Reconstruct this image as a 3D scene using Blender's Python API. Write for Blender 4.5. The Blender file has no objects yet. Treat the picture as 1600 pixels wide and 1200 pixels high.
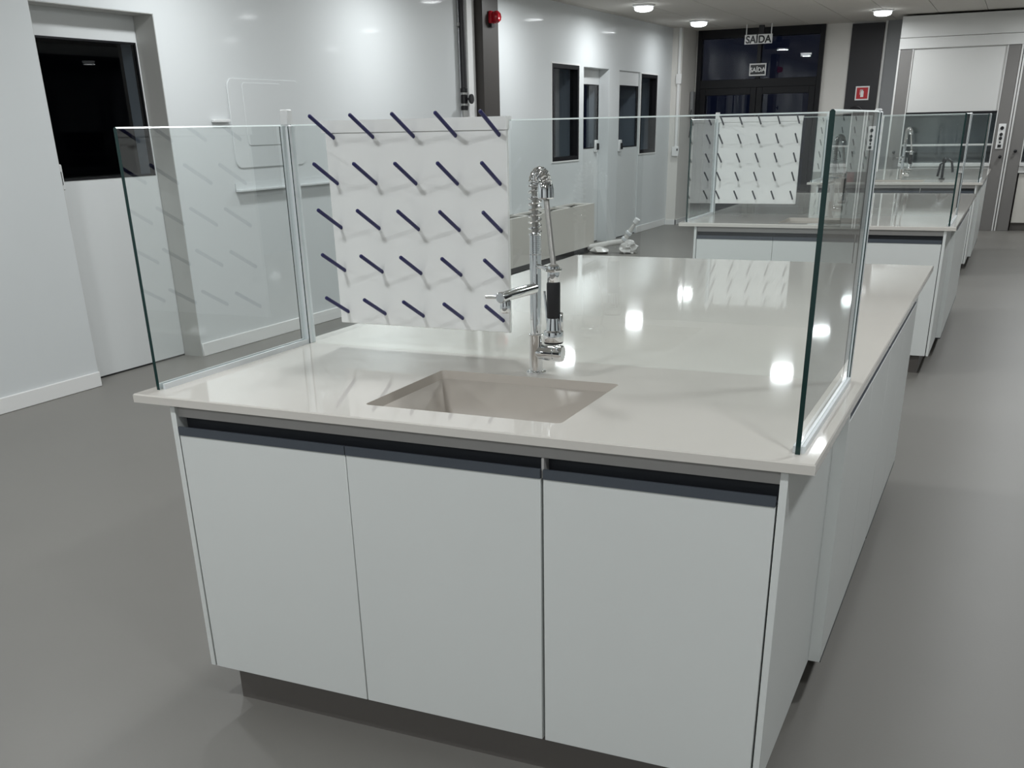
import bpy, bmesh, math, random
from mathutils import Matrix, Vector
random.seed(7)
S = bpy.context.scene
COL = S.collection

# ------------------------------------------------------------------ camera
cam_data = bpy.data.cameras.new('camera')
cam = bpy.data.objects.new('camera', cam_data)
COL.objects.link(cam)
cam.location = (1.9853, -1.9780, 1.5088)
cam.rotation_euler = (1.1323, 0.0196, 0.4246)
cam_data.sensor_fit = 'HORIZONTAL'
cam_data.sensor_width = 36.0
cam_data.lens = 1593.44 / 1600 * 36.0
cam_data.shift_y = (943.6 - 600) / 1600      # the photograph is the upper crop of a taller frame
cam_data.clip_start = 0.05
cam_data.clip_end = 100
S.camera = cam

# ------------------------------------------------------------------ world / exposure
world = bpy.data.worlds.new('night')
S.world = world
world.use_nodes = True
bg = world.node_tree.nodes['Background']
bg.inputs[0].default_value = (0.25, 0.33, 0.8, 1)
bg.inputs[1].default_value = 0.02
S.view_settings.view_transform = 'Standard'
S.view_settings.look = 'None'
S.view_settings.gamma = 1.0
S.view_settings.use_curve_mapping = False
S.view_settings.exposure = 0.0
LAMP_W = 10.2
LAMP_COL = (0.95, 0.985, 1.0)
try:
    S.cycles.transparent_max_bounces = 40
except Exception:
    pass

# ------------------------------------------------------------------ materials
MATS = {}
def mat(name, col, rough=0.5, metal=0.0, spec=0.5, noise=0.0, nscale=6.0, bump=0.0, bscale=80.0, coat=0.0, emit=None):
    m = bpy.data.materials.new(name)
    m.use_nodes = True
    nt = m.node_tree
    b = nt.nodes['Principled BSDF']
    b.inputs['Base Color'].default_value = (*col, 1)
    b.inputs['Roughness'].default_value = rough
    b.inputs['Metallic'].default_value = metal
    b.inputs['Specular IOR Level'].default_value = spec
    if coat:
        b.inputs['Coat Weight'].default_value = coat
        b.inputs['Coat Roughness'].default_value = 0.06
    if emit:
        b.inputs['Emission Color'].default_value = (*emit[0], 1)
        b.inputs['Emission Strength'].default_value = emit[1]
    if noise or bump:
        tc = nt.nodes.new('ShaderNodeTexCoord')
    if noise:
        n = nt.nodes.new('ShaderNodeTexNoise')
        n.inputs['Scale'].default_value = nscale
        n.inputs['Detail'].default_value = 3
        nt.links.new(tc.outputs['Object'], n.inputs['Vector'])
        r = nt.nodes.new('ShaderNodeValToRGB')
        r.color_ramp.elements[0].position = 0.3
        r.color_ramp.elements[1].position = 0.7
        r.color_ramp.elements[0].color = (*[c * (1 - noise) for c in col], 1)
        r.color_ramp.elements[1].color = (*[min(1, c * (1 + noise)) for c in col], 1)
        nt.links.new(n.outputs['Fac'], r.inputs['Fac'])
        nt.links.new(r.outputs['Color'], b.inputs['Base Color'])
    if bump:
        n2 = nt.nodes.new('ShaderNodeTexNoise')
        n2.inputs['Scale'].default_value = bscale
        nt.links.new(tc.outputs['Object'], n2.inputs['Vector'])
        bp = nt.nodes.new('ShaderNodeBump')
        bp.inputs['Strength'].default_value = bump
        bp.inputs['Distance'].default_value = 0.01
        nt.links.new(n2.outputs['Fac'], bp.inputs['Height'])
        nt.links.new(bp.outputs['Normal'], b.inputs['Normal'])
    MATS[name] = m
    return m

def glass_mat(name, tint, gain=1.0):
    """thin clear pane: tinted transmission with Fresnel reflection on the entering side"""
    m = bpy.data.materials.new(name)
    m.use_nodes = True
    nt = m.node_tree
    nt.nodes.clear()
    out = nt.nodes.new('ShaderNodeOutputMaterial')
    mix = nt.nodes.new('ShaderNodeMixShader')
    tr = nt.nodes.new('ShaderNodeBsdfTransparent')
    tr.inputs[0].default_value = (*tint, 1)
    gl = nt.nodes.new('ShaderNodeBsdfGlossy')
    gl.inputs['Roughness'].default_value = 0.0
    gl.inputs['Color'].default_value = (1, 1, 1, 1)
    fr = nt.nodes.new('ShaderNodeFresnel')
    fr.inputs['IOR'].default_value = 1.5
    geo = nt.nodes.new('ShaderNodeNewGeometry')
    # both faces of the pane together reflect 2F / (1 + F), counted once where the ray enters
    def math_node(op, x, y, clamp=False):
        n = nt.nodes.new('ShaderNodeMath'); n.operation = op; n.use_clamp = clamp
        for k, v in enumerate((x, y)):
            if isinstance(v, (int, float)): n.inputs[k].default_value = v
            else: nt.links.new(v, n.inputs[k])
        return n.outputs[0]
    two = math_node('DIVIDE', math_node('MULTIPLY', fr.outputs[0], 2.0*gain), math_node('ADD', fr.outputs[0], 1.0))
    front = math_node('SUBTRACT', 1.0, geo.outputs['Backfacing'])
    fac = math_node('MULTIPLY', two, front, True)
    nt.links.new(fac, mix.inputs[0])
    nt.links.new(tr.outputs[0], mix.inputs[1])
    nt.links.new(gl.outputs[0], mix.inputs[2])
    nt.links.new(mix.outputs[0], out.inputs['Surface'])
    MATS[name] = m
    return m

mat('worktop', (0.65, 0.622, 0.58), 0.045, noise=0.015, nscale=3, spec=0.5)
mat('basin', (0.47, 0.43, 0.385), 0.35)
mat('laminate', (0.72, 0.74, 0.725), 0.32, noise=0.01, nscale=2)
mat('carcass', (0.42, 0.41, 0.40), 0.5)
mat('gap', (0.012, 0.012, 0.013), 0.6)
mat('handle', (0.085, 0.098, 0.118), 0.38, metal=0.3)
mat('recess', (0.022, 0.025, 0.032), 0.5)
mat('plinth', (0.14, 0.128, 0.118), 0.45)
mat('wall', (0.67, 0.695, 0.70), 0.5, spec=0.3, coat=0.05, noise=0.012, nscale=0.8)
mat('wall_back', (0.74, 0.72, 0.68), 0.5)
mat('jamb', (0.50, 0.50, 0.48), 0.5)
mat('door', (0.70, 0.72, 0.72), 0.3)
mat('floor', (0.182, 0.174, 0.160), 0.42, noise=0.05, nscale=0.7, bump=0.02, bscale=120)
mat('ceiling', (0.62, 0.595, 0.55), 0.8)
mat('ceiling_gap', (0.10, 0.10, 0.10), 0.8)
mat('baseboard', (0.82, 0.82, 0.81), 0.3)
mat('alu', (0.78, 0.81, 0.83), 0.35, metal=0.15)
mat('alu_dark', (0.30, 0.31, 0.32), 0.35, metal=0.6)
mat('chrome', (0.86, 0.87, 0.88), 0.05, metal=1.0)
mat('steel_hose', (0.42, 0.41, 0.39), 0.3, metal=0.8, bump=0.15, bscale=500)
mat('rubber', (0.008, 0.008, 0.01), 0.5)
mat('peg', (0.012, 0.012, 0.10), 0.4)
mat('peg_dark', (0.02, 0.022, 0.04), 0.4)
mat('pegboard', (0.88, 0.885, 0.87), 0.35)
mat('white_plastic', (0.78, 0.79, 0.79), 0.35)
mat('red_plastic', (0.45, 0.008, 0.02), 0.25)
mat('sign_red', (0.50, 0.012, 0.02), 0.4)
mat('sign_white', (0.85, 0.85, 0.84), 0.4)
mat('black', (0.006, 0.006, 0.008), 0.35)
mat('black_frame', (0.008, 0.008, 0.010), 0.4, spec=0.25)
mat('night_glass', (0.004, 0.005, 0.009), 0.02)
mat('anthracite', (0.019, 0.0175, 0.021), 0.5)
mat('column_dark', (0.042, 0.037, 0.034), 0.45)
mat('grey_panel', (0.24, 0.245, 0.25), 0.45)
mat('hood_white', (0.66, 0.66, 0.645), 0.35)
mat('hood_grey', (0.19, 0.182, 0.175), 0.4)
mat('hood_inside', (0.30, 0.32, 0.32), 0.5)
mat('unit_grey', (0.62, 0.60, 0.555), 0.4)
mat('pipe_grey', (0.42, 0.42, 0.41), 0.35, metal=0.4)
mat('plastic_wrap', (0.70, 0.69, 0.67), 0.25)
mat('pavement', (0.08, 0.08, 0.085), 0.8)
mat('glass_edge', (0.006, 0.030, 0.028), 0.12)
mat('glass_top_painted_lit', (0.72, 0.80, 0.79), 0.3)  # pale colour paints in the light caught along the panes' top edges
mat('lamp_housing', (0.8, 0.8, 0.8), 0.4)
mat('lamp_diffuser', (0.9, 0.9, 0.9), 0.4, emit=((0.93, 0.98, 1.0), 9.0))
glass_mat('glass', (0.955, 0.975, 0.972))
glass_mat('window_glass', (0.72, 0.75, 0.78), 0.55)

# ------------------------------------------------------------------ mesh helpers
def box(bm, a, b, mi=0):
    x0, y0, z0 = a; x1, y1, z1 = b
    v = [bm.verts.new(c) for c in ((x0,y0,z0),(x1,y0,z0),(x1,y1,z0),(x0,y1,z0),(x0,y0,z1),(x1,y0,z1),(x1,y1,z1),(x0,y1,z1))]
    fs = []
    for q in ((3,2,1,0),(4,5,6,7),(0,1,5,4),(1,2,6,5),(2,3,7,6),(3,0,4,7)):
        f = bm.faces.new([v[i] for i in q]); f.material_index = mi; fs.append(f)
    return fs

def bevel_all(bm, w, seg=1):
    bmesh.ops.bevel(bm, geom=list(bm.edges), offset=w, segments=seg, profile=0.7, affect='EDGES')

def frames(path):
    n = len(path)
    t = []
    for i in range(n):
        a = path[max(0, i-1)]; b = path[min(n-1, i+1)]
        t.append((b-a).normalized())
    up = Vector((0,0,1)) if abs(t[0].z) < 0.9 else Vector((1,0,0))
    u = t[0].cross(up).normalized()
    res = []
    for i in range(n):
        u = (u - t[i]*u.dot(t[i])).normalized()
        res.append((u, t[i].cross(u).normalized()))
    return res

def tube(bm, path, r, seg=12, caps=True, smooth=True):
    path = [Vector(q) for q in path]
    rr = r if isinstance(r, (list, tuple)) else [r]*len(path)
    fr = frames(path)
    rings = []
    for q, (u, w), ri in zip(path, fr, rr):
        rings.append([bm.verts.new(q + u*math.cos(k*2*math.pi/seg)*ri + w*math.sin(k*2*math.pi/seg)*ri) for k in range(seg)])
    for a, b in zip(rings, rings[1:]):
        for k in range(seg):
            f = bm.faces.new((a[k], a[(k+1)%seg], b[(k+1)%seg], b[k])); f.smooth = smooth
    if caps:
        bm.faces.new(list(reversed(rings[0]))); bm.faces.new(rings[-1])

def cyl(bm, a, b, r, seg=20):
    """capped cylinder with a small chamfer so that it catches light"""
    a = Vector(a); b = Vector(b); d = (b-a); L = d.length; d = d/L
    c = min(r*0.12, L*0.15)
    tube(bm, [a, a+d*c, a+d*c*1.01, b-d*c*1.01, b-d*c, b], [r-c, r, r, r, r, r-c], seg)

def lathe(bm, prof, origin=(0,0,0), axis='Z', seg=24):
    o = Vector(origin); rings = []
    for r, h in prof:
        ring = []
        for k in range(seg):
            a = 2*math.pi*k/seg
            if axis == 'Z': c = Vector((r*math.cos(a), r*math.sin(a), h))
            elif axis == 'X': c = Vector((h, r*math.cos(a), r*math.sin(a)))
            else: c = Vector((r*math.sin(a), h, r*math.cos(a)))
            ring.append(bm.verts.new(o+c))
        rings.append(ring)
    for a, b in zip(rings, rings[1:]):
        for k in range(seg):
            f = bm.faces.new((a[k], a[(k+1)%seg], b[(k+1)%seg], b[k])); f.smooth = True
    bm.faces.new(list(reversed(rings[0]))); bm.faces.new(rings[-1])

def rrect(x0, y0, x1, y1, r, seg=5):
    pts = []
    for cx, cy, a0 in ((x1-r,y0+r,-90),(x1-r,y1-r,0),(x0+r,y1-r,90),(x0+r,y0+r,180)):
        for k in range(seg+1):
            a = math.radians(a0 + 90*k/seg)
            pts.append((cx+r*math.cos(a), cy+r*math.sin(a)))
    return pts

def obj(name, bm, m, parent=None, loc=(0,0,0), rz=0.0):
    me = bpy.data.meshes.new(name)
    bmesh.ops.recalc_face_normals(bm, faces=list(bm.faces))
    bm.to_mesh(me); bm.free()
    me.set_sharp_from_angle(angle=math.radians(38))
    for k in (m if isinstance(m, (list, tuple)) else [m]):
        me.materials.append(MATS[k])
    o = bpy.data.objects.new(name, me)
    COL.objects.link(o)
    o.location = loc; o.rotation_euler = (0, 0, rz)
    if parent: o.parent = parent
    return o

def boxo(name, a, b, m, parent=None, bev=0.0, **k):
    bm = bmesh.new(); box(bm, a, b)
    if bev: bevel_all(bm, bev)
    return obj(name, bm, m, parent, **k)

def boxes(name, lst, m, parent=None, **k):
    bm = bmesh.new()
    for a, b in lst: box(bm, a, b)
    return obj(name, bm, m, parent, **k)

def cylo(name, a, b, r, m, parent=None, seg=20):
    bm = bmesh.new(); cyl(bm, a, b, r, seg); return obj(name, bm, m, parent)

def tubeo(name, path, r, m, parent=None, seg=12):
    bm = bmesh.new(); tube(bm, path, r, seg); return obj(name, bm, m, parent)

def thing(name, label, cat, loc=(0,0,0), rz=0.0, group=None):
    o = bpy.data.objects.new(name, None)
    o.empty_display_size = 0.1
    COL.objects.link(o)
    o.location = loc; o.rotation_euler = (0, 0, rz)
    return tag(o, label, cat, group)

def tag(o, label, cat, group=None):
    o['label'] = label; o['category'] = cat
    if group: o['group'] = group
    return o

def struct(o, label=None, cat=None):
    o['kind'] = 'structure'
    if label: o['label'] = label
    if cat: o['category'] = cat
    return o

def copy_tree(o, parent=None):
    c = o.copy(); COL.objects.link(c); c.parent = parent
    for ch in list(o.children): copy_tree(ch, c)
    return c

def text(name, s, size, m, parent, loc, rot, ext=0.001, bold=0.0):
    cu = bpy.data.curves.new(name, 'FONT')
    cu.body = s; cu.size = size; cu.align_x = 'CENTER'; cu.align_y = 'CENTER'
    cu.extrude = ext; cu.offset = bold
    t = bpy.data.objects.new(name, cu)
    COL.objects.link(t)
    dg = bpy.context.evaluated_depsgraph_get()
    me = bpy.data.meshes.new_from_object(t.evaluated_get(dg))
    bpy.data.objects.remove(t); bpy.data.curves.remove(cu)
    me.materials.clear(); me.materials.append(MATS[m])
    o = bpy.data.objects.new(name, me)
    COL.objects.link(o)
    o.location = loc; o.rotation_euler = rot
    if parent: o.parent = parent
    return o

# ================================================================== ROOM
CEIL = 2.80
YB = 16.0          # back wall
XR = 5.2           # right wall
YF = -5.0          # wall behind the camera
# the left wall runs a touch askew to the islands
WA = math.atan(0.0203)
WO = Vector((-3.325, 2.0, 0))
WU = Vector((math.sin(WA), math.cos(WA), 0)); WN = Vector((math.cos(WA), -math.sin(WA), 0))
# wall-local frame: local x = out of the wall into the room, local y = along the wall
WROT = -WA
def wall_thing(name, label, cat, u, z=0.0, group=None):
    c = WO + WU*u
    return thing(name, label, cat, (c.x, c.y, z), WROT, group)
def wall_obj(name, bm, m): return obj(name, bm, m, None, WO, WROT)

bm = bmesh.new(); box(bm, (-4.6, YF-0.3, -0.12), (XR+0.3, YB+0.05, 0.0))
struct(obj('floor', bm, 'floor'), 'smooth grey vinyl floor of the laboratory', 'floor')
bm = bmesh.new(); box(bm, (-8, YB+0.12, -0.14), (8, YB+9, -0.02))
struct(obj('floor_outside', bm, 'pavement'), 'dark pavement outside the glazed entrance at night', 'pavement')

# ceiling with long panels
bm = bmesh.new(); box(bm, (-4.6, YF-0.3, CEIL+0.012), (XR+0.3, YB+0.3, CEIL+0.15))
ceiling = struct(obj('ceiling', bm, 'ceiling_gap'), 'flat grey panelled ceiling with round downlights', 'ceiling')
PW, PL = 0.62, 2.55
first = None
ix = 0
x = -1.77 - 3*PW
while x < XR:
    y = 14.2 + PL/2 - 8*PL
    while y < YB:
        if first is None:
            bm = bmesh.new(); box(bm, (0.0035, 0.003, 0), (PW-0.0035, PL-0.003, 0.013))
            first = obj('ceiling_panel', bm, 'ceiling', ceiling); o = first
        else:
            o = first.copy(); COL.objects.link(o); o.parent = ceiling
        o.location = (x, y, CEIL)
        y += PL
    x += PW

# --- left wall with its openings, in the wall-local frame (u along y)
T = 0.32
segs = []
openings = [  # u0, u1, z0, z1
    (1.03, 2.03, 0.0, 2.215),
    (8.545, 9.395, 1.10, 2.165),
    (9.56, 10.47, 0.0, 2.165),
    (10.86, 11.72, 0.0, 2.165),
    (11.76, 12.50, 1.10, 2.145),
]
bm = bmesh.new()
u = -7.2
for (a, b, z0, z1) in openings:
    box(bm, (-T, u, 0), (0, a, CEIL+0.02))
    box(bm, (-T, a, z1), (0, b, CEIL+0.02))
    if z0 > 0: box(bm, (-T, a, 0), (0, b, z0))
    u = b
box(bm, (-T, u, 0), (0, 14.15, CEIL+0.02))
struct(wall_obj('wall_left', bm, 'wall'), 'glossy white panelled wall on the left with doors and windows', 'wall')

def wbaseboard(n, u0, u1, lab):
    bm = bmesh.new(); box(bm, (0, u0, 0), (0.014, u1, 0.095)); bevel_all(bm, 0.004)
    struct(wall_obj('baseboard_left' + n, bm, 'baseboard'), lab, 'baseboard')
wbaseboard('', -7.2, 1.03, 'white baseboard left of the near recessed door')
wbaseboard('_far', 2.03, 6.5, 'white baseboard between the near door and the dark column')
wbaseboard('_middle', 6.92, 9.56, 'white baseboard behind the low grey floor unit')
wbaseboard('_end', 11.72, 13.1, 'white baseboard under the farthest window of the left wall')

def wall_door(n, u0, u1, zt, gz0, gz1, gm0, gm1, lock_u, lab, D=-0.17, jm='jamb'):
    """leaf set back in the wall, with a dark pane of glass and a lock box"""
    c = WO
    e = bpy.data.objects.new('door_%d' % n, None); COL.objects.link(e)
    e.location = WO; e.rotation_euler = (0,0,WROT)
    struct(e, lab, 'door')
    ga, gb = u0+gm0, u1-gm1
    boxes('leaf', [((D-0.04,u0+0.004,0.012),(D,ga,zt-0.004)), ((D-0.04,gb,0.012),(D,u1-0.004,zt-0.004)),
                   ((D-0.04,ga,0.012),(D,gb,gz0)), ((D-0.04,ga,gz1),(D,gb,zt-0.004))], 'door', e)
    boxo('pane', (D-0.012, ga, gz0), (D-0.004, gb, gz1), 'window_glass', e)
    w = 0.012
    boxes('pane_frame', [((D-0.03,ga,gz0),(D+0.003,gb,gz0+w)), ((D-0.03,ga,gz1-w),(D+0.003,gb,gz1)),
                         ((D-0.03,ga,gz0),(D+0.003,ga+w,gz1)), ((D-0.03,gb-w,gz0),(D+0.003,gb,gz1))], 'black_frame', e)
    k = boxo('lock_box', (D, lock_u-0.05, gz0-0.05), (D+0.03, lock_u+0.05, gz0+0.10), 'white_plastic', e, 0.006)
    boxo('handle', (D+0.03, lock_u-0.012, gz0-0.02), (D+0.06, lock_u+0.012, gz0+0.06), 'black', k, 0.004)
    boxes('reveal', [((D+0.002,u1-0.004,0),(-0.002,u1-0.0005,zt)), ((D+0.002,u0+0.0005,0),(-0.002,u0+0.004,zt)),
                     ((D+0.002,u0+0.004,zt-0.004),(-0.002,u1-0.004,zt-0.0005))], jm, e)
    boxo('bottom_gap', (D-0.03, u0+0.004, 0.0), (D-0.004, u1-0.004, 0.012), 'gap', e)
    return e
wall_door(1, 1.03, 2.03, 2.215, 1.245, 2.055, 0.05, 0.02, 1.13, 'white recessed door with a large black glass pane, nearest on the left')
wall_door(2, 9.56, 10.47, 2.165, 1.21, 1.98, 0.12, 0.025, 10.34, 'white recessed door beside the tall black window, first of the far pair', -0.14, 'wall')
wall_door(3, 10.86, 11.72, 2.165, 1.20, 1.985, 0.07, 0.02, 10.95, 'white flush door farthest along the left wall', -0.02, 'wall')

def wall_window(n, u0, u1, z0, z1, lab):
    e = bpy.data.objects.new('window_%d' % n, None); COL.objects.link(e)
    e.location = WO; e.rotation_euler = (0,0,WROT); struct(e, lab, 'window')
    w = 0.045
    boxes('window_frame', [((-0.10,u0,z0),(0.004,u1,z0+w)), ((-0.10,u0,z1-w),(0.004,u1,z1)),
                    ((-0.10,u0,z0+w),(0.004,u0+w,z1-w)), ((-0.10,u1-w,z0+w),(0.004,u1,z1-w))], 'black_frame', e)
    boxo('pane', (-0.06,u0+w,z0+w), (-0.052,u1-w,z1-w), 'window_glass', e)
    t = 0.016
    boxes('window_trim', [((0,u0-t,z0-t),(0.008,u1+t,z0)), ((0,u0-t,z1),(0.008,u1+t,z1+t)),
                   ((0,u0-t,z0),(0.008,u0,z1)), ((0,u1,z0),(0.008,u1+t,z1))], 'baseboard', e)
wall_window(1, 8.545, 9.395, 1.10, 2.165, 'tall black framed window in the left wall before the far doors')
wall_window(2, 11.76, 12.50, 1.10, 2.145, 'tall black framed window in the left wall after the far doors')
# dark room behind the left wall
bm = bmesh.new(); box(bm, (-2.6, -7.2, 0), (-2.5, 14.15, CEIL))
struct(wall_obj('wall_side_room', bm, 'anthracite'), 'unlit room behind the glazed doors', 'wall')

# dark column on the left wall
bm = bmesh.new(); box(bm, (0, 6.52, 0), (0.13, 6.88, CEIL+0.01)); bevel_all(bm, 0.004)
struct(wall_obj('trim_1', bm, 'column_dark'), 'dark grey square column against the left wall', 'column')
# white boxed riser beside it
bm = bmesh.new(); box(bm, (0, 6.34, 0), (0.05, 6.50, CEIL+0.01)); bevel_all(bm, 0.004)
struct(wall_obj('trim_2', bm, 'baseboard'), 'white boxed riser beside the dark column', 'column')

# pilaster at the far end of the left wall
bm = bmesh.new(); box(bm, (-3.35, 15.18, 0), (-2.90, YB+0.1, CEIL+0.01)); bevel_all(bm, 0.004)
struct(obj('trim_3', bm, 'wall_back'), 'grey pilaster in the far left corner', 'pilaster')
bm = bmesh.new(); box(bm, (-3.10, 15.166, 0), (-2.886, 15.18, 0.075)); box(bm, (-2.90, 15.166, 0), (-2.886, YB, 0.075))
struct(obj('baseboard_pilaster', bm, 'baseboard'), 'white baseboard around the far pilaster', 'baseboard')

# --- back wall: glazed entrance x -2.86..-0.92, panels to its right
FX0, FX1 = -2.87, -0.92
bm = bmesh.new()
box(bm, (FX1, YB, 0), (XR+0.3, YB+0.12, CEIL+0.02))
box(bm, (-4.6, YB, 0), (FX0, YB+0.12, CEIL+0.02))
struct(obj('wall_back', bm, 'wall_back'), 'light grey back wall right of the glazed entrance', 'wall')
boxp = bmesh.new(); box(boxp, (-0.535, YB-0.05, 0), (-0.075, YB, CEIL-0.02)); bevel_all(boxp, 0.003)
struct(obj('trim_4', boxp, 'anthracite'), 'anthracite wall strip carrying the red fire extinguisher sign', 'wall strip')
boxp = bmesh.new(); box(boxp, (-0.06, YB-0.06, 0), (-0.03, YB, CEIL)); bevel_all(boxp, 0.003)
struct(obj('trim_5', boxp, 'hood_white'), 'pale vertical trim right of the anthracite strip', 'trim')
boxp = bmesh.new(); box(boxp, (-0.03, YB-0.04, 0), (0.24, YB, CEIL)); bevel_all(boxp, 0.003)
struct(obj('trim_6', boxp, 'grey_panel'), 'mid grey wall panel beside the fume cupboard', 'wall panel')

door4 = bpy.data.objects.new('door_4', None); COL.objects.link(door4); door4.location = (0, YB, 0)
struct(door4, 'black framed glazed entrance dark with night outside', 'glazed entrance')
def fr(a, b, nm='frame_bar'): boxo(nm, (a[0], -0.06, a[1]), (b[0], 0.06, b[1]), 'black_frame', door4, 0.003)
fr((FX0, 0), (FX0+0.07, CEIL)); fr((FX1-0.07, 0), (FX1, CEIL))
fr((FX0+0.07, CEIL-0.12), (FX1-0.07, CEIL), 'header')
fr((FX0+0.07, 1.98), (FX1-0.07, 2.10), 'transom')
MX = (FX0+FX1)/2
fr((MX-0.03, 2.10), (MX+0.03, CEIL-0.12), 'mullion')
for a, b in ((FX0+0.07, MX), (MX, FX1-0.07)):
    fr((a+0.003, 0.0), (a+0.093, 1.98), 'stile'); fr((b-0.093, 0.0), (b-0.003, 1.98), 'stile')
    fr((a+0.093, 0.0), (b-0.093, 0.14), 'rail'); fr((a+0.093, 1.88), (b-0.093, 1.98), 'rail')
    fr((a+0.093, 0.95), (b-0.093, 1.02), 'rail')
    boxo('pane', (a+0.093, -0.004, 1.02), (b-0.093, 0.004, 1.88), 'window_glass', door4)
    boxo('pane', (a+0.093, -0.004, 0.14), (b-0.093, 0.004, 0.95), 'window_glass', door4)
for a, b in ((FX0+0.07, MX-0.03), (MX+0.03, FX1-0.07)):
    boxo('pane', (a, -0.004, 2.10), (b, 0.004, CEIL-0.12), 'window_glass', door4)
for s in (-1, 1):
    tubeo('pull_handle', [(MX+s*0.05, -0.06, 0.85), (MX+s*0.05, -0.10, 0.88), (MX+s*0.05, -0.10, 1.25), (MX+s*0.05, -0.06, 1.28)], 0.012, 'alu_dark', door4, 10)

# --- unseen walls that close the room
bm = bmesh.new(); box(bm, (XR, YF-0.3, 0), (XR+0.12, YB+0.1, CEIL+0.02))
struct(obj('wall_right', bm, 'wall'), 'white panelled wall on the right', 'wall')
bm = bmesh.new(); box(bm, (-4.6, YF-0.12, 0), (XR+0.3, YF, CEIL+0.02))
struct(obj('wall_front', bm, 'wall'), 'white wall behind the viewpoint', 'wall')

# unseen night windows added for dark reflections, in the right wall and behind the viewpoint
def added_night_window(n, a, b, z0, z1, along_y, lab):
    e = bpy.data.objects.new('window_%d' % n, None); COL.objects.link(e); struct(e, lab, 'window')
    w = 0.05
    if along_y:
        e.location = (XR, 0, 0)
        q = lambda u0, u1, za, zb, d0, d1: ((-d1, u0, za), (-d0, u1, zb))
    else:
        e.location = (0, YF, 0)
        q = lambda u0, u1, za, zb, d0, d1: ((u0, d0, za), (u1, d1, zb))
    boxes('window_frame', [q(a, b, z0, z0+w, 0.001, 0.03), q(a, b, z1-w, z1, 0.001, 0.03), q(a, a+w, z0+w, z1-w, 0.001, 0.03), q(b-w, b, z0+w, z1-w, 0.001, 0.03)], 'black_frame', e)
    boxo('pane', *q(a+w, b-w, z0+w, z1-w, 0.001, 0.012), 'night_glass', e)
for k in range(4):
    added_night_window(3+k, -4.6+5.0*k, -2.3+5.0*k, 0.9, 2.65, True, 'dark night window added unseen in the right wall for reflections')
for k in range(1):
    added_night_window(11+k, -3.2+2.8*k, -0.7+2.8*k, 0.5, 2.6, False, 'dark night window added behind the viewpoint for reflections')

# ================================================================== CEILING DOWNLIGHTS
def make_downlight():
    r = thing('ceiling_downlight', '', 'ceiling light')
    bm = bmesh.new(); lathe(bm, [(0.135, 0.0), (0.135, -0.012), (0.125, -0.022), (0.112, -0.024)], seg=28)
    obj('housing', bm, 'lamp_housing', r)
    bm = bmesh.new(); lathe(bm, [(0.112, -0.018), (0.112, -0.045), (0.098, -0.062), (0.06, -0.073), (0.01, -0.076)], seg=28)
    obj('diffuser', bm, 'lamp_diffuser', r)
    return r
proto = make_downlight()
LY = [14.2 - 2.55*k for k in range(8)]
LX = [-2.40, 0.08, 2.55]
lamp_data = bpy.data.lights.new('downlight', 'AREA')
lamp_data.shape = 'DISK'; lamp_data.size = 0.22; lamp_data.energy = LAMP_W; lamp_data.color = LAMP_COL
lamp_data.spread = math.radians(180)
labs = {(0, 0): 'round ceiling downlight close above the SAIDA exit signs', (0, 1): 'round ceiling downlight at the left, second from the glazed entrance',
        (1, 0): 'round ceiling downlight in front of the fire extinguisher strip'}
used = False
for i, lx in enumerate(LX):
    for k, ly in enumerate(LY):
        if i == 1 and k == 3: continue      # no lamp over the gap between the first two islands
        o = proto if not used else copy_tree(proto)
        used = True
        o.location = (lx, ly, CEIL)
        o['group'] = 'ceiling downlights in three rows'
        o['label'] = labs.get((i, k), 'round ceiling downlight nearer to or right of the three in view')
        L = bpy.data.objects.new('lamp', lamp_data); COL.objects.link(L)
        L.parent = o; L.location = (0, 0, -0.082)

# ================================================================== ISLANDS
W, LEN, H, TH = 1.7265, 3.186, 0.90, 0.022
SX0, SX1, SY0, SY1 = 0.632, 1.148, 0.110, 0.520      # sink opening
CAB0, CAB1, CABD = 0.105, 1.675, 0.68                  # front cabinet block
END = 2.74

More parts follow.
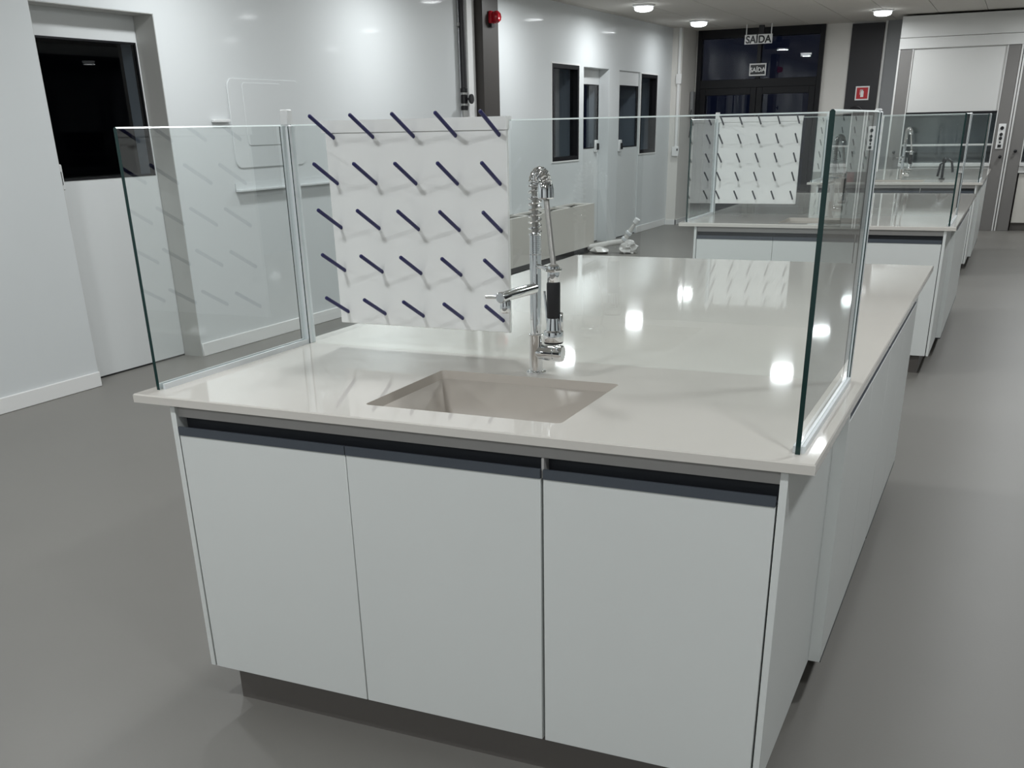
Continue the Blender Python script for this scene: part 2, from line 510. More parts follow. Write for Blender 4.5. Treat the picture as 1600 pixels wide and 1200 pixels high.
def make_worktop():
    r = thing('island_worktop', '', 'worktop')
    bm = bmesh.new()
    c = 0.003
    def loop(pts, z): return [bm.verts.new((x, y, z)) for x, y in pts]
    def edges(l): return [bm.edges.new((l[i], l[(i+1) % len(l)])) for i in range(len(l))]
    o0 = loop([(c,c),(W-c,c),(W-c,LEN-c),(c,LEN-c)], H)
    o1 = loop([(0,0),(W,0),(W,LEN),(0,LEN)], H-c)
    o2 = loop([(0,0),(W,0),(W,LEN),(0,LEN)], H-TH)
    ip = rrect(SX0, SY0, SX1, SY1, 0.014)
    i0 = loop(ip, H); i2 = loop(rrect(SX0+0.0053, SY0+0.0053, SX1-0.0053, SY1-0.0053, 0.014), H-TH)
    e = edges(o0)+edges(i0); bmesh.ops.triangle_fill(bm, edges=e, use_beauty=True)
    e = edges(o2)+edges(i2); bmesh.ops.triangle_fill(bm, edges=e, use_beauty=True)
    for a, b in ((o0,o1),(o1,o2),(i0,i2)):
        for k in range(len(a)):
            f = bm.faces.new((a[k], a[(k+1)%len(a)], b[(k+1)%len(a)], b[k]))
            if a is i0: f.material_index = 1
    obj('top', bm, ['worktop', 'basin'], r)
    # moulded tapering basin
    bm = bmesh.new()
    rings = []
    for ins, z, rad in ((0.0053, H-TH, 0.014), (0.041, H-0.17, 0.018), (0.055, H-0.192, 0.02), (0.16, H-0.203, 0.02)):
        rings.append([bm.verts.new((x, y, z)) for x, y in rrect(SX0+ins, SY0+ins, SX1-ins, SY1-ins, rad)])
    for a, b in zip(rings, rings[1:]):
        for k in range(len(a)): bm.faces.new((a[k], a[(k+1)%len(a)], b[(k+1)%len(a)], b[k]))
    bm.faces.new(rings[-1])
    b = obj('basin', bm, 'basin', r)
    sol = b.modifiers.new('wall', 'SOLIDIFY'); sol.thickness = 0.008; sol.offset = 1
    bm = bmesh.new(); lathe(bm, [(0.045,0),(0.045,0.003),(0.038,0.004),(0.034,0.001),(0.01,0.001)], ((SX0+SX1)/2, (SY0+SY1)/2, H-0.2025))
    obj('drain', bm, 'chrome', b)
    return r

def make_sink_cabinet():
    r = thing('sink_cabinet', '', 'cabinet')
    z0, z1 = 0.12, H-TH
    YD = 0.012
    p = 0.016
    boxes('carcass', [((CAB0+p, YD+0.05, z0), (CAB1-p, CABD, z0+0.016)), ((CAB0+p, CABD-0.016, z0+0.016), (CAB1-p, CABD, 0.66))], 'carcass', r)
    boxo('side_panel', (CAB0, YD, z0), (CAB0+p, CABD, z1), 'laminate', r, 0.001)
    boxo('side_panel', (CAB1-p, YD, z0), (CAB1, CABD, z1), 'laminate', r, 0.001)
    # rail under the worktop and the shadow channel behind the grips
    boxo('top_rail', (CAB0+p, YD+0.012, 0.845), (CAB1-p, YD+0.03, z1), 'carcass', r)
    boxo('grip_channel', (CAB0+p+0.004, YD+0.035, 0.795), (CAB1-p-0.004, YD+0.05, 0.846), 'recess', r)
    xs = [CAB0+p+0.003, 0.6305, 1.1425, CAB1-p-0.003]
    boxo('divider', (1.1425-0.003, YD+0.006, 0.80), (1.1425+0.003, YD+0.05, 0.845), 'carcass', r)
    for i in range(3):
        g0 = 0.0012; g1 = 0.0012
        if i == 1: g1 = 0.0035
        if i == 2: g0 = 0.0035
        d = boxo('door', (xs[i]+g0, YD, z0), (xs[i+1]-g1, YD+0.018, 0.800), 'laminate', r, 0.001)
        bm = bmesh.new()
        box(bm, (xs[i]+g0, YD-0.002, 0.800), (xs[i+1]-g1, YD+0.004, 0.822))
        box(bm, (xs[i]+g0, YD+0.004, 0.800), (xs[i+1]-g1, YD+0.03, 0.805))
        obj('grip_profile', bm, 'handle', d)
    boxo('seam_backing', (xs[0]-0.002, YD+0.019, z0+0.016), (xs[3]+0.002, YD+0.022, 0.795), 'gap', r)
    boxo('plinth', (CAB0+0.055, YD+0.05, 0), (CAB1-0.055, CABD, z0), 'plinth', r)
    return r

def make_side_cabinet(y0, y1, side, first):
    """side = +1: doors face right, -1: doors face left"""
    r = thing('side_cabinet', '', 'cabinet')
    z0, z1 = 0.12, H-TH
    XF = W-0.0205 if side > 0 else 0.0205      # door face
    s = side
    def bb(n, x0, x1, ya, yb, za, zb, m, par=r, bev=0.0):
        a, b = XF - s*x0, XF - s*x1
        return boxo(n, (min(a,b), ya, za), (max(a,b), yb, zb), m, par, bev)
    bb('carcass', 0.05, 0.80, y0+0.001, y1-0.001, z0, z1, 'carcass')
    bb('top_rail', 0.022, 0.05, y0+0.001, y1-0.001, 0.862, z1, 'carcass')
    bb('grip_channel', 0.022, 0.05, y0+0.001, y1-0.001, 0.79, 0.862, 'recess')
    bb('end_panel', 0.0, 0.05, y0 if first else y1-0.018, y0+0.018 if first else y1, z0, z1, 'laminate')
    bb('bottom_profile', -0.0005, 0.05, y0+0.019, y1-0.019, z0-0.01, z0, 'recess')
    ya, yb = (y0+0.019, y1) if first else (y0, y1-0.019)
    ym = (ya+yb)/2
    for a, b in ((ya, ym), (ym, yb)):
        d = bb('door', 0.0, 0.018, a+0.001, b-0.001, z0, 0.806, 'laminate', bev=0.001)
        bb('grip_profile', 0.002, 0.018, a+0.001, b-0.001, 0.8062, 0.809, 'handle', d)
    bb('plinth', 0.06, 0.78, y0+0.001, y1-0.001, 0, z0, 'plinth')
    return r

def make_screen():
    r = thing('glass_splash_screen', '', 'glass screen')
    GX0, GX1, GY0, GY1, ZT = 0.037, 1.681, 0.0557, 0.741, 1.524
    t = 0.005
    def pane(a, b, vertical_axis):
        bm = bmesh.new()
        box(bm, a, b)
        k = 1 - vertical_axis
        te = [e for e in bm.edges if all(abs(v.co.z-b[2]) < 1e-6 for v in e.verts) and abs(e.verts[0].co[k]-e.verts[1].co[k]) > 0.1]
        bmesh.ops.bevel(bm, geom=te, offset=0.0032, segments=1, affect='EDGES')
        bmesh.ops.recalc_face_normals(bm, faces=list(bm.faces))
        for f in bm.faces:
            f.normal_update(); n = f.normal
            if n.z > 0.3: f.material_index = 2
            elif n.z < -0.5: f.material_index = 0
            elif abs(n[vertical_axis]) > 0.5: f.material_index = 0
            else: f.material_index = 1 if (vertical_axis == 0 and n.y < 0) else 0
        return obj('pane', bm, ['glass', 'glass_edge', 'glass_top_painted_lit'], r)
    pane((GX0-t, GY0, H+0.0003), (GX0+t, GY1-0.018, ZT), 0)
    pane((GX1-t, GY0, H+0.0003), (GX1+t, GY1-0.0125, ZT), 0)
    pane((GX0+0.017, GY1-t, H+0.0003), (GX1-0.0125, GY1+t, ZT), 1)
    for x, w in ((GX0, 0.0165), (GX1, 0.010)):
        p = boxo('corner_post', (x-w, GY1-w, H), (x+w, GY1+w, ZT-0.002), 'alu', r, 0.002)
        boxes('gasket', [((x-w+0.0005, GY1-w-0.001, H+0.001), (x-w+0.003, GY1-w, ZT-0.004)), ((x+w-0.003, GY1-w-0.001, H+0.001), (x+w-0.0005, GY1-w, ZT-0.004))], 'glass_edge', p)
        boxo('post_clip', (x-w*0.8, GY1-w*0.8, ZT-0.002), (x+w*0.8, GY1+w*0.8, ZT+(0.04 if x == GX0 else 0.004)), 'white_plastic', p, 0.003)
    for x in (GX0, GX1):
        bm = bmesh.new()
        box(bm, (x-0.012, GY0+0.012, H), (x-t-0.0005, GY1-0.014, H+0.014))
        box(bm, (x+t+0.0005, GY0+0.012, H), (x+0.012, GY1-0.014, H+0.014))
        obj('base_channel', bm, 'alu', r)
    return r

def make_rack(dx, pegmat):
    r = thing('peg_drying_rack', '', 'drying rack')
    YP = 0.722
    bm = bmesh.new(); box(bm, (0.178+dx, YP, 0.972), (0.748+dx, 0.7355, 1.500)); bevel_all(bm, 0.002)
    obj('board', bm, 'pegboard', r)
    bm = bmesh.new(); box(bm, (0.170+dx, YP-0.004, 1.500), (0.750+dx, 0.7355, 1.532)); box(bm, (0.170+dx, 0.7355, 1.5245), (0.750+dx, 0.752, 1.532))
    obj('hanging_rail', bm, 'pegboard', r)
    bm = bmesh.new()
    d = Vector((0, -0.112, 0.057))
    tube(bm, [(0,0.002,-0.001), d*0.97, d*0.985, d], [0.0054, 0.0054, 0.0048, 0.0025], 10)
    bm2 = bm
    peg0 = None
    for i in range(5):
        for j in range(5):
            if peg0 is None:
                peg0 = obj('peg', bm2, pegmat, r); o = peg0
            else:
                o = peg0.copy(); COL.objects.link(o); o.parent = r
            o.location = (0.206+dx+0.130*i, YP, 1.488-0.1205*j)
    return r

def make_faucet():
    bx, by = 0.891, 0.575
    r = thing('spring_faucet', '', 'faucet')
    D = Vector((0.75, -0.66, 0)).normalized()
    B = Vector((bx, by, 0))
    def at(off, z): v = B + D*off; return Vector((v.x, v.y, z))
    bm = bmesh.new(); lathe(bm, [(0.027,0),(0.027,0.004),(0.022,0.007),(0.0185,0.008)], (bx,by,H))
    obj('base_flange', bm, 'chrome', r)
    bm = bmesh.new(); lathe(bm, [(0.0255,0.0),(0.0255,0.0015),(0.024,0.002)], (bx,by,H)); obj('gasket', bm, 'rubber', r)
    bm = bmesh.new(); lathe(bm, [(0.0185,0.008),(0.0185,0.098),(0.020,0.100),(0.020,0.103),(0.0165,0.104)], (bx,by,H))
    obj('lower_body', bm, 'chrome', r)
    bm = bmesh.new(); lathe(bm, [(0.0152,0.104),(0.0152,0.305),(0.0135,0.307)], (bx,by,H))
    obj('column', bm, 'chrome', r)
    # tight coil sleeve
    bm = bmesh.new()
    prof = []
    z = 0.307
    while z < 0.352:
        prof += [(0.0135, z), (0.0158, z+0.0012), (0.0158, z+0.0030), (0.0135, z+0.0042)]
        z += 0.0048
    lathe(bm, prof, (bx,by,H)); obj('coil_sleeve', bm, 'chrome', r)
    # path of the hose up and over
    zt, ar = 1.368, 0.031
    path = [at(0, 1.25), at(0, zt)]
    for k in range(1, 13):
        a = math.pi*k/12
        path.append(at(ar-ar*math.cos(a), zt+ar*math.sin(a)))
    fine = []
    for a, b in zip(path, path[1:]):
        n = max(1, int((b-a).length/0.002))
        for k in range(n): fine.append(a.lerp(b, k/n))
    fine.append(path[-1])
    tubeo('inner_hose', path, 0.0085, 'steel_hose', r, 10)
    # spring: loose on the straight, tight on the arch
    fr_ = frames(fine)
    hp = []
    ph = 0.0; acc = 0
    for i in range(len(fine)-1):
        seg = (fine[i+1]-fine[i]).length
        straight = fine[i].z < zt-0.001 and (fine[i]-at(0, fine[i].z)).length < 0.002
        pitch = 0.0145 if straight else 0.0095
        sub = 4
        for k in range(sub):
            t = k/sub
            q = fine[i].lerp(fine[i+1], t); u, w = fr_[i]
            hp.append(q + u*math.cos(ph)*0.0155 + w*math.sin(ph)*0.0155)
            ph += seg/sub/pitch*2*math.pi
    tubeo('spring', hp, 0.0024, 'chrome', r, 6)
    e = path[-1]
    bm = bmesh.new(); lathe(bm, [(0.0105,0.012),(0.0185,0.008),(0.021,-0.004),(0.021,-0.022),(0.0185,-0.025),(0.016,-0.016),(0.009,-0.014)], e)
    obj('collar', bm, 'chrome', r)
    top = at(0.105, 1.188)
    tubeo('hose', [e+Vector((0,0,-0.008)), e.lerp(top,0.3)+D*-0.002, e.lerp(top,0.7)-D*0.001, top], 0.0072, 'steel_hose', r, 12)
    # sprayer
    c = at(0.105, 0)
    sp = thing_part('sprayer', r)
    bm = bmesh.new(); lathe(bm, [(0.009,1.192),(0.014,1.188),(0.0158,1.18),(0.0158,1.150),(0.0145,1.148)], c); obj('sprayer_neck', bm, 'chrome', sp)
    bm = bmesh.new(); lathe(bm, [(0.0165,1.148),(0.0175,1.144),(0.0175,1.064),(0.0165,1.060)], c); obj('grip', bm, 'rubber', sp)
    bm = bmesh.new(); lathe(bm, [(0.0165,1.060),(0.019,1.040),(0.020,1.030),(0.026,1.026),(0.027,1.018),(0.027,1.004),(0.0255,1.001)], c); obj('spray_bell', bm, 'chrome', sp)
    bm = bmesh.new(); lathe(bm, [(0.0255,1.001),(0.024,0.996),(0.01,0.996)], c); obj('spray_face', bm, 'rubber', sp)
    boxo('trigger', (c.x+0.017, c.y-0.006, 1.03), (c.x+0.026, c.y+0.006, 1.075), 'chrome', sp, 0.003)
    # holder bracket
    bm = bmesh.new(); tube(bm, [at(0.012,1.178), at(0.088,1.178)], 0.0055, 10)
    ring = [c+Vector((0.0185*math.cos(a), 0.0185*math.sin(a), 1.178)) for a in [2*math.pi*k/20 for k in range(21)]]
    tube(bm, ring, 0.004, 8, False)
    obj('holder_arm', bm, 'chrome', r)
    # mixer valve pointing right
    bm = bmesh.new(); lathe(bm, [(0.0165,0.0),(0.0205,0.012),(0.0205,0.052),(0.0185,0.053),(0.0185,0.057)], (bx,by,0.955), 'X')
    v = obj('valve_body', bm, 'chrome', r)
    bm = bmesh.new(); lathe(bm, [(0.0185,0.057),(0.0225,0.058),(0.0225,0.074),(0.019,0.078),(0.005,0.079)], (bx,by,0.955), 'X'); obj('knob', bm, 'chrome', v)
    tubeo('lever', [(bx+0.062, by-0.012, 0.972), at(0.078, 1.00)+Vector((0,0,0.005)), at(0.052, 1.12)], 0.0032, 'chrome', v, 8)
    # fixed spout towards the front
    s = cylo('spout', (bx, by-0.008, 1.122), (bx-0.018, 0.392, 1.122), 0.0135, 'chrome', r, 24)
    bm = bmesh.new(); lathe(bm, [(0.0115,-0.008),(0.0135,-0.012),(0.014,-0.036),(0.0125,-0.040),(0.01,-0.036)], (bx-0.0155, 0.418, 1.122)); obj('aerator', bm, 'chrome', s)
    bm = bmesh.new(); cyl(bm, (bx-0.03, 0.398, 1.122), (bx-0.058, 0.392, 1.122), 0.0038, 10); obj('diverter_pin', bm, 'chrome', s)
    return r
def thing_part(name, parent):
    e = bpy.data.objects.new(name, None); e.empty_display_size = 0.05
    COL.objects.link(e); e.parent = parent
    return e

ISL = [0.0, 5.092, 10.009]
WHICH = ['nearest island', 'middle island', 'farthest island']
def island_set(maker, labfmt, group, shared=True):
    base = None
    for i, y in enumerate(ISL):
        o = maker() if base is None else copy_tree(base)
        if base is None: base = o
        o.location = (0, y, 0)
        o['label'] = labfmt % WHICH[i]; o['group'] = group
island_set(make_worktop, 'glossy white stone worktop with a moulded sink on the %s', 'island worktops')
island_set(make_sink_cabinet, 'white three-door sink cabinet with grey grip strips in the %s', 'sink cabinets')
seg = (END-CABD)/2
for k, nm in enumerate(('beside the sink cabinet', 'at the far end')):
    a, b = CABD+0.001+k*seg, CABD+0.001+(k+1)*seg-0.002
    island_set(lambda: make_side_cabinet(a, b, 1, k == 0), 'white right-facing side cabinet ' + nm + ' of the %s', 'side cabinets facing right')
    island_set(lambda: make_side_cabinet(a, b, -1, k == 0), 'white left-facing side cabinet ' + nm + ' of the %s', 'side cabinets facing left')
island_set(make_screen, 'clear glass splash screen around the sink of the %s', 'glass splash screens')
for i, y in enumerate(ISL):
    o = make_rack(0.0 if i == 0 else -0.12, 'peg' if i == 0 else 'peg_dark')
    o.location = (0, y, 0); o['group'] = 'peg drying racks'
    o['label'] = ['white drying rack with navy blue pegs on the nearest island', 'white drying rack with dark pegs on the middle island', 'white drying rack with dark pegs on the farthest island'][i]
island_set(make_faucet, 'chrome spring faucet with black-gripped sprayer on the %s', 'chrome spring faucets')

# small black lab tap on the right of the farthest island
t = thing('bench_gas_tap', 'small black double lab tap at the right edge of the farthest island', 'tap', (1.30, ISL[2]+0.62, H))
bm = bmesh.new(); lathe(bm, [(0.03,0),(0.03,0.012),(0.014,0.016),(0.012,0.16),(0.02,0.165),(0.02,0.20),(0.008,0.215)]); obj('column', bm, 'black', t)
tubeo('outlet', [(0,0,0.18),(0.04,-0.01,0.20),(0.08,-0.02,0.17),(0.10,-0.025,0.07)], 0.012, 'black', t, 10)
tubeo('outlet', [(0,0,0.17),(-0.03,-0.01,0.15),(-0.045,-0.015,0.03)], 0.012, 'black', t, 10)

# ================================================================== FUME CUPBOARDS
def make_hood():
    Wd, De = 1.60, 0.86
    r = thing('fume_cupboard', '', 'fume cupboard')
    boxo('upper_casing', (0, 0.0, 2.51), (Wd, De, 2.775), 'hood_white', r, 0.004)
    boxo('fascia', (0.0, -0.02, 2.37), (Wd, 0.10, 2.505), 'hood_white', r, 0.004)
    boxo('upper_liner', (0.05, 0.10, 2.30), (Wd-0.05, De, 2.51), 'hood_inside', r)
    for x0, nm in ((0.025, 'post'), (Wd-0.025-0.16, 'post')):
        p = boxo('post', (x0, 0.0, 0.0), (x0+0.16, 0.12, 2.37), 'hood_grey', r, 0.003)
    boxo('edge_strip', (0.0, -0.012, 0.0), (0.024, De, 2.37), 'hood_white', r, 0.002)
    boxo('edge_strip', (Wd-0.024, -0.012, 0.0), (Wd, De, 2.37), 'hood_white', r, 0.002)
    boxo('inner_edge_strip', (0.186, -0.004, 0.88), (0.20, 0.10, 2.37), 'hood_white', r)
    boxo('inner_edge_strip', (Wd-0.20, -0.004, 0.0), (Wd-0.186, 0.10, 2.37), 'hood_white', r)
    boxo('sash_panel', (0.20, 0.02, 1.565), (Wd-0.20, 0.045, 2.37), 'hood_white', r, 0.002)
    boxo('sash_rail', (0.20, 0.015, 1.535), (Wd-0.20, 0.05, 1.565), 'black_frame', r)
    boxo('crossbar', (0.20, 0.02, 1.125), (Wd-0.20, 0.05, 1.150), 'hood_white', r, 0.002)
    boxo('sash_glass', (0.20, 0.03, 1.15), (Wd-0.20, 0.036, 1.535), 'window_glass', r)
    boxo('back_liner', (0.03, De-0.05, 0.90), (Wd-0.03, De-0.03, 2.30), 'hood_inside', r)
    boxo('side_liner', (0.03, 0.12, 0.90), (0.05, De-0.05, 2.30), 'hood_inside', r)
    boxo('side_liner', (Wd-0.05, 0.12, 0.90), (Wd-0.03, De-0.05, 2.30), 'hood_inside', r)
    boxo('baffle', (0.15, De-0.12, 1.02), (Wd-0.15, De-0.10, 2.1), 'hood_inside', r)
    boxo('bench', (0.186, -0.03, 0.855), (Wd-0.186, De-0.05, 0.90), 'hood_white', r, 0.004)
    boxo('apron', (0.186, 0.0, 0.77), (Wd-0.186, 0.03, 0.855), 'hood_white', r)
    boxo('base_cabinet', (0.20, 0.05, 0.10), (Wd-0.20, De-0.05, 0.77), 'hood_grey', r)
    for s in range(2):
        a = 0.205 + s*(Wd-0.41)/2
        d = boxo('door', (a, 0.03, 0.11), (a+(Wd-0.41)/2-0.004, 0.05, 0.765), 'unit_grey', r, 0.002)
        boxo('handle', (a+0.08, 0.015, 0.70), (a+0.28, 0.03, 0.715), 'alu_dark', d, 0.002)
    boxo('plinth', (0.20, 0.09, 0.0), (Wd-0.20, De-0.05, 0.10), 'plinth', r)
    # service plate with its row of knobs on the right post
    pl = boxo('service_plate', (Wd-0.15, -0.012, 1.08), (Wd-0.055, 0.0, 1.40), 'sign_white', r, 0.003)
    for z, rad in ((1.345, 0.024), (1.265, 0.022), (1.215, 0.022), (1.165, 0.012)):
        bm = bmesh.new(); lathe(bm, [(rad, -0.012), (rad, -0.024), (rad*0.8, -0.03)], (Wd-0.1025, 0, z), 'Y', 14); obj('knob', bm, 'black', pl)
    boxo('switch', (Wd-0.125, -0.02, 1.10), (Wd-0.08, -0.012, 1.135), 'black', pl)
    for x in (0.105, Wd-0.07):
        bm = bmesh.new(); lathe(bm, [(0.012, 0.0), (0.012, -0.02), (0.022, -0.022), (0.022, -0.045), (0.012, -0.05)], (x, 0, 0.98 if x > 1 else 1.05), 'Y', 14); obj('valve_knob', bm, 'black', r)
    return r
hood = make_hood()
for k, lab in enumerate(('white fume cupboard with a grey post and closed upper sash, left one', 'white fume cupboard cut off by the right edge of the photo', 'white fume cupboard at the right end of the back wall')):
    o = hood if k == 0 else copy_tree(hood)
    o.location = (0.25 + 1.61*k, 15.1, 0); o['label'] = lab; o['group'] = 'fume cupboards along the back wall'

# ================================================================== SIGNS
s = thing('exit_sign', 'white hanging SAIDA exit sign under the ceiling before the glazed entrance', 'sign', (-1.78, 15.3, 2.55), 0)
boxo('plate', (-0.205, -0.004, -0.01), (0.205, 0.004, 0.115), 'sign_white', s, 0.002)
text('lettering', 'SAÍDA', 0.135, 'black', s, (0, -0.0052, 0.045), (math.pi/2, 0, 0), 0.001, 0.004)
boxo('battery_box', (-0.005, 0.006, 0.09), (0.075, 0.04, 0.235), 'black', s, 0.003)
for x in (-0.185, 0.185): tubeo('rod', [(x, 0, 0.11), (x, 0, 0.249)], 0.008, 'sign_white', s, 8)

s = thing('exit_sign', 'small dark SAIDA exit sign with white border on the glazed entrance', 'sign', (-1.895, YB-0.068, 2.225), 0)
boxo('plate', (-0.13, -0.004, -0.085), (0.13, 0.004, 0.085), 'sign_white', s)
boxo('face', (-0.112, -0.006, -0.067), (0.112, -0.003, 0.067), 'black', s)
text('lettering', 'SAÍDA', 0.086, 'sign_white', s, (0, -0.007, -0.006), (math.pi/2, 0, 0), 0.001, 0.002)

s = thing('fire_extinguisher_sign', 'square red fire extinguisher sign with white border on the anthracite strip', 'sign', (-0.29, YB-0.052, 1.85), 0)
boxo('plate', (-0.10, -0.004, -0.095), (0.10, 0.002, 0.095), 'sign_white', s)
boxo('face', (-0.082, -0.006, -0.077), (0.082, -0.003, 0.077), 'sign_red', s)
bm = bmesh.new()
box(bm, (-0.022, -0.008, -0.052), (0.022, -0.005, 0.028)); box(bm, (-0.012, -0.008, 0.028), (0.012, -0.005, 0.046))
box(bm, (-0.030, -0.008, 0.040), (0.012, -0.005, 0.050)); box(bm, (-0.034, -0.008, -0.02), (-0.027, -0.005, 0.046))
obj('pictogram', bm, 'sign_white', s)

# fire extinguisher hanging under the sign, only its top shows
s = thing('fire_extinguisher', 'dark hose and head of a fire extinguisher hanging under the red sign', 'fire extinguisher', (-0.33, YB-0.14, 0))
bm = bmesh.new(); lathe(bm, [(0.06,0.92),(0.075,0.94),(0.075,1.36),(0.06,1.42),(0.03,1.46),(0.02,1.50)]); obj('cylinder', bm, 'red_plastic', s)
bm = bmesh.new(); lathe(bm, [(0.025,1.50),(0.03,1.52),(0.03,1.57),(0.015,1.59)]); obj('valve_head', bm, 'black', s)
tubeo('hose', [(0,0,1.55)] + [(-0.02+0.13*math.cos(a), -0.02, 1.53+0.14*math.sin(a)) for a in [math.radians(20+16*k) for k in range(11)]] + [(-0.14,-0.02,1.3)], 0.012, 'black', s, 8)
boxo('wall_bracket', (-0.03, 0.05, 1.30), (0.03, 0.09, 1.40), 'black', s)

# ================================================================== THINGS ON / BY THE LEFT WALL
# rounded white board and its ledge
s = wall_thing('wall_board', 'white rounded board mounted on the left wall behind the glass', 'board', 3.10, 1.26)
def rounded_plate(bm, y0, z0, y1, z1, x0, x1, rad):
    pts = rrect(y0, z0, y1, z1, rad)
    a = [bm.verts.new((x0, y, z)) for y, z in pts]; c = [bm.verts.new((x1-0.004, y, z)) for y, z in pts]
    pts2 = rrect(y0+0.004, z0+0.004, y1-0.004, z1-0.004, max(0.002, rad-0.004)); b = [bm.verts.new((x1, y, z)) for y, z in pts2]
    n = len(a)
    for p, q in ((a, c), (c, b)):
        for k in range(n): bm.faces.new((p[k], p[(k+1)%n], q[(k+1)%n], q[k]))
    bm.faces.new(a); bm.faces.new(b)
bm = bmesh.new(); rounded_plate(bm, -0.43, 0.0, 0.44, 0.60, 0.001, 0.009, 0.06); obj('panel', bm, 'wall', s)
bm = bmesh.new(); rounded_plate(bm, -0.27, 0.15, 0.20, 0.575, 0.0092, 0.014, 0.03); obj('inset_sheet', bm, 'wall', s)
s = wall_thing('wall_ledge', 'thin white ledge on the left wall under the rounded board', 'ledge', 3.25, 1.10)
boxo('shelf', (0.001, -0.62, 0.0), (0.05, 0.66, 0.016), 'wall', s, 0.003)
boxo('back_plate', (0.001, -0.62, 0.016), (0.008, 0.66, 0.06), 'wall', s)
s = wall_thing('wall_bracket', 'small white wedge bracket on the left wall beside the rounded board', 'bracket', 2.55, 1.57)
bm = bmesh.new(); box(bm, (0.001, -0.09, 0.0), (0.03, 0.09, 0.022)); bevel_all(bm, 0.004); obj('wedge', bm, 'white_plastic', s)

# grey service pipe with a stop valve
s = wall_thing('service_pipe', 'grey vertical service pipe with a black valve next to the dark column', 'pipe', 6.25)
tubeo('pipe', [(0.04, 0, 0.0), (0.04, 0, CEIL)], 0.028, 'pipe_grey', s, 16)
tubeo('sleeve', [(0.04, 0, 1.86), (0.04, 0, CEIL)], 0.0305, 'anthracite', s, 16)
v = thing_part('valve', s)
cylo('valve_collar', (0.04, 0, 1.66), (0.04, 0, 1.70), 0.036, 'black', v)
cylo('valve_collar', (0.04, 0, 1.82), (0.04, 0, 1.86), 0.036, 'black', v)
cylo('valve_body', (0.04, 0, 1.72), (0.04, 0, 1.80), 0.034, 'black', v)
tubeo('valve_stem', [(0.06, 0, 1.76), (0.11, 0.0, 1.76)], 0.012, 'black', v, 10)
cylo('valve_wheel', (0.11, 0, 1.76), (0.13, 0, 1.76), 0.045, 'black', v)
for z in (0.4, 2.4): boxo('clip', (0.001, -0.04, z), (0.03, 0.04, z+0.03), 'pipe_grey', s)
# siren
s = wall_thing('alarm_siren', 'red fire alarm siren mounted high on the dark column', 'alarm', 6.70, 2.50)
boxo('back_box', (0.131, -0.055, -0.055), (0.165, 0.055, 0.055), 'red_plastic', s, 0.008)
bm = bmesh.new(); lathe(bm, [(0.05,0.165),(0.056,0.19),(0.056,0.215),(0.04,0.235),(0.03,0.225),(0.01,0.22)], (0,0,0), 'X', 8); obj('horn', bm, 'red_plastic', s)
boxo('terminal', (0.131, -0.035, -0.085), (0.16, 0.035, -0.055), 'black', s)

# conduit in the far corner
s = thing('electrical_conduit', 'white electrical conduit with boxes on the far left pilaster', 'conduit', (-2.93, 15.165, 0))
boxo('trunking', (-0.022, -0.02, 1.05), (0.022, 0.014, CEIL), 'baseboard', s, 0.003)
boxo('junction_box', (-0.04, -0.035, 2.04), (0.045, 0.014, 2.18), 'baseboard', s, 0.006)
k = boxo('switch_box', (-0.06, -0.035, 1.02), (0.05, 0.014, 1.16), 'baseboard', s, 0.006)
boxo('switch', (0.02, -0.042, 1.10), (0.04, -0.035, 1.13), 'black', k)
s = thing('access_reader', 'grey wall box with a short lead beside the glazed entrance', 'wall box', (-2.885, 15.75, 1.58))
boxo('case', (0.0, -0.06, 0.0), (0.05, 0.06, 0.36), 'grey_panel', s, 0.006)
tubeo('lead', [(0.03, -0.06, 0.10), (0.03, -0.09, 0.05), (0.03, -0.07, -0.15), (0.01, -0.05, -0.3)], 0.008, 'black', s, 8)

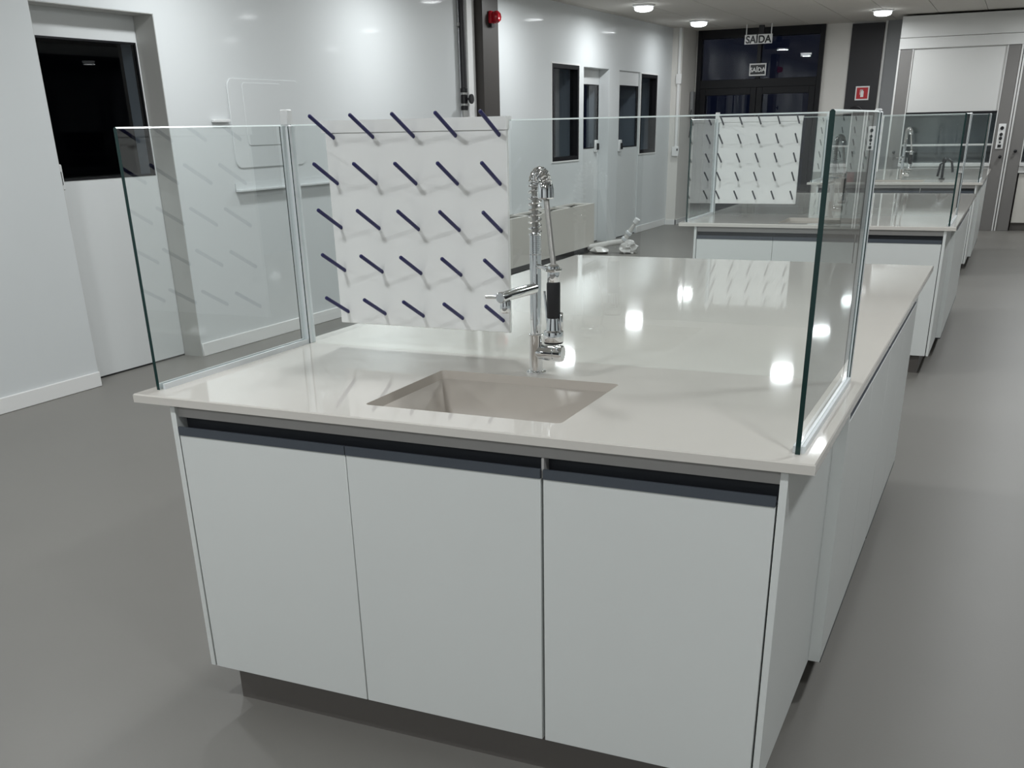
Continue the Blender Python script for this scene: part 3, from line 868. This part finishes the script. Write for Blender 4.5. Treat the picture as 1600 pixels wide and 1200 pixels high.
# low grey floor unit with vent slots
s = wall_thing('floor_vent_unit', 'low grey floor-standing ventilation unit with slotted top by the left wall', 'ventilation unit', 6.60)
UL, UD, UH = 2.62, 0.30, 0.59
slots = [(0.10, 0.62), (0.72, 1.24), (1.34, 1.86), (1.96, 2.50)]
lst = [((UD-0.012, 0, 0.08), (UD, UL, UH)), ((0.016, 0, 0.08), (0.028, UL, UH)), ((0.028, 0, 0.08), (UD-0.012, 0.012, UH)), ((0.028, UL-0.012, 0.08), (UD-0.012, UL, UH)), ((0.028, 0.012, 0.08), (UD-0.012, UL-0.012, 0.09))]
boxes('casing', lst, 'unit_grey', s)
prev = 0.012
tops = []
for a, b in slots:
    tops.append(((0.028, prev, UH-0.02), (UD-0.012, a, UH))); prev = b
tops.append(((0.028, prev, UH-0.02), (UD-0.012, UL-0.012, UH)))
tops += [((0.028, 0.10, UH-0.02), (0.06, 2.50, UH)), ((UD-0.05, 0.10, UH-0.02), (UD-0.012, 2.50, UH))]
boxes('top_grille', tops, 'unit_grey', s)
boxo('inner_core', (0.03, 0.02, 0.14), (UD-0.02, UL-0.02, UH-0.12), 'grey_panel', s)
boxo('kick_recess', (0.04, 0.03, 0.02), (UD-0.02, UL-0.03, 0.08), 'black', s)
for y in (0.08, 0.9, 1.75, 2.5): boxo('foot', (0.06, y, 0.0), (UD-0.03, y+0.06, 0.02), 'black', s)

# plastic-wrapped pipe fitting left on the floor beyond the nearest island
s = thing('wrapped_pipe_fitting', 'white pipe fitting in crumpled plastic with a raised capped tube', 'pipe fitting', (-2.42, 11.15, 0))
tubeo('floor_pipe', [(-0.52, -0.1, 0.05), (-0.15, 0, 0.12), (0.0, 0, 0.14)], 0.035, 'plastic_wrap', s, 14)
tubeo('tube', [(-0.02, 0, 0.12), (0.06, 0, 0.22), (0.14, 0, 0.34), (0.17, 0, 0.385)], [0.03, 0.032, 0.022, 0.022], 'plastic_wrap', s, 12)
cylo('cap', (0.155, 0, 0.36), (0.19, 0, 0.415), 0.036, 'white_plastic', s, 14)
for q in ((0.02, 0.17), (0.075, 0.245)): cylo('clamp', (q[0]-0.012, 0, q[1]-0.015), (q[0]+0.012, 0, q[1]+0.015), 0.042, 'alu', s, 12)
bm = bmesh.new(); bmesh.ops.create_icosphere(bm, subdivisions=3, radius=0.16)
for v in bm.verts:
    k = 0.62 + 0.38*random.random()
    v.co = Vector((v.co.x*k*0.95, v.co.y*k*0.9, max(-0.055, v.co.z*k*0.75)))
    v.co += Vector((0.06, 0.02, 0.055))
obj('plastic_sheet', bm, 'plastic_wrap', s)
bm = bmesh.new(); bmesh.ops.create_icosphere(bm, subdivisions=2, radius=0.1)
for v in bm.verts:
    k = 0.6 + 0.4*random.random()
    v.co = Vector((v.co.x*k*1.4, v.co.y*k, max(-0.03, v.co.z*k*0.6))) + Vector((-0.27, -0.12, 0.03))
obj('plastic_sheet', bm, 'plastic_wrap', s)
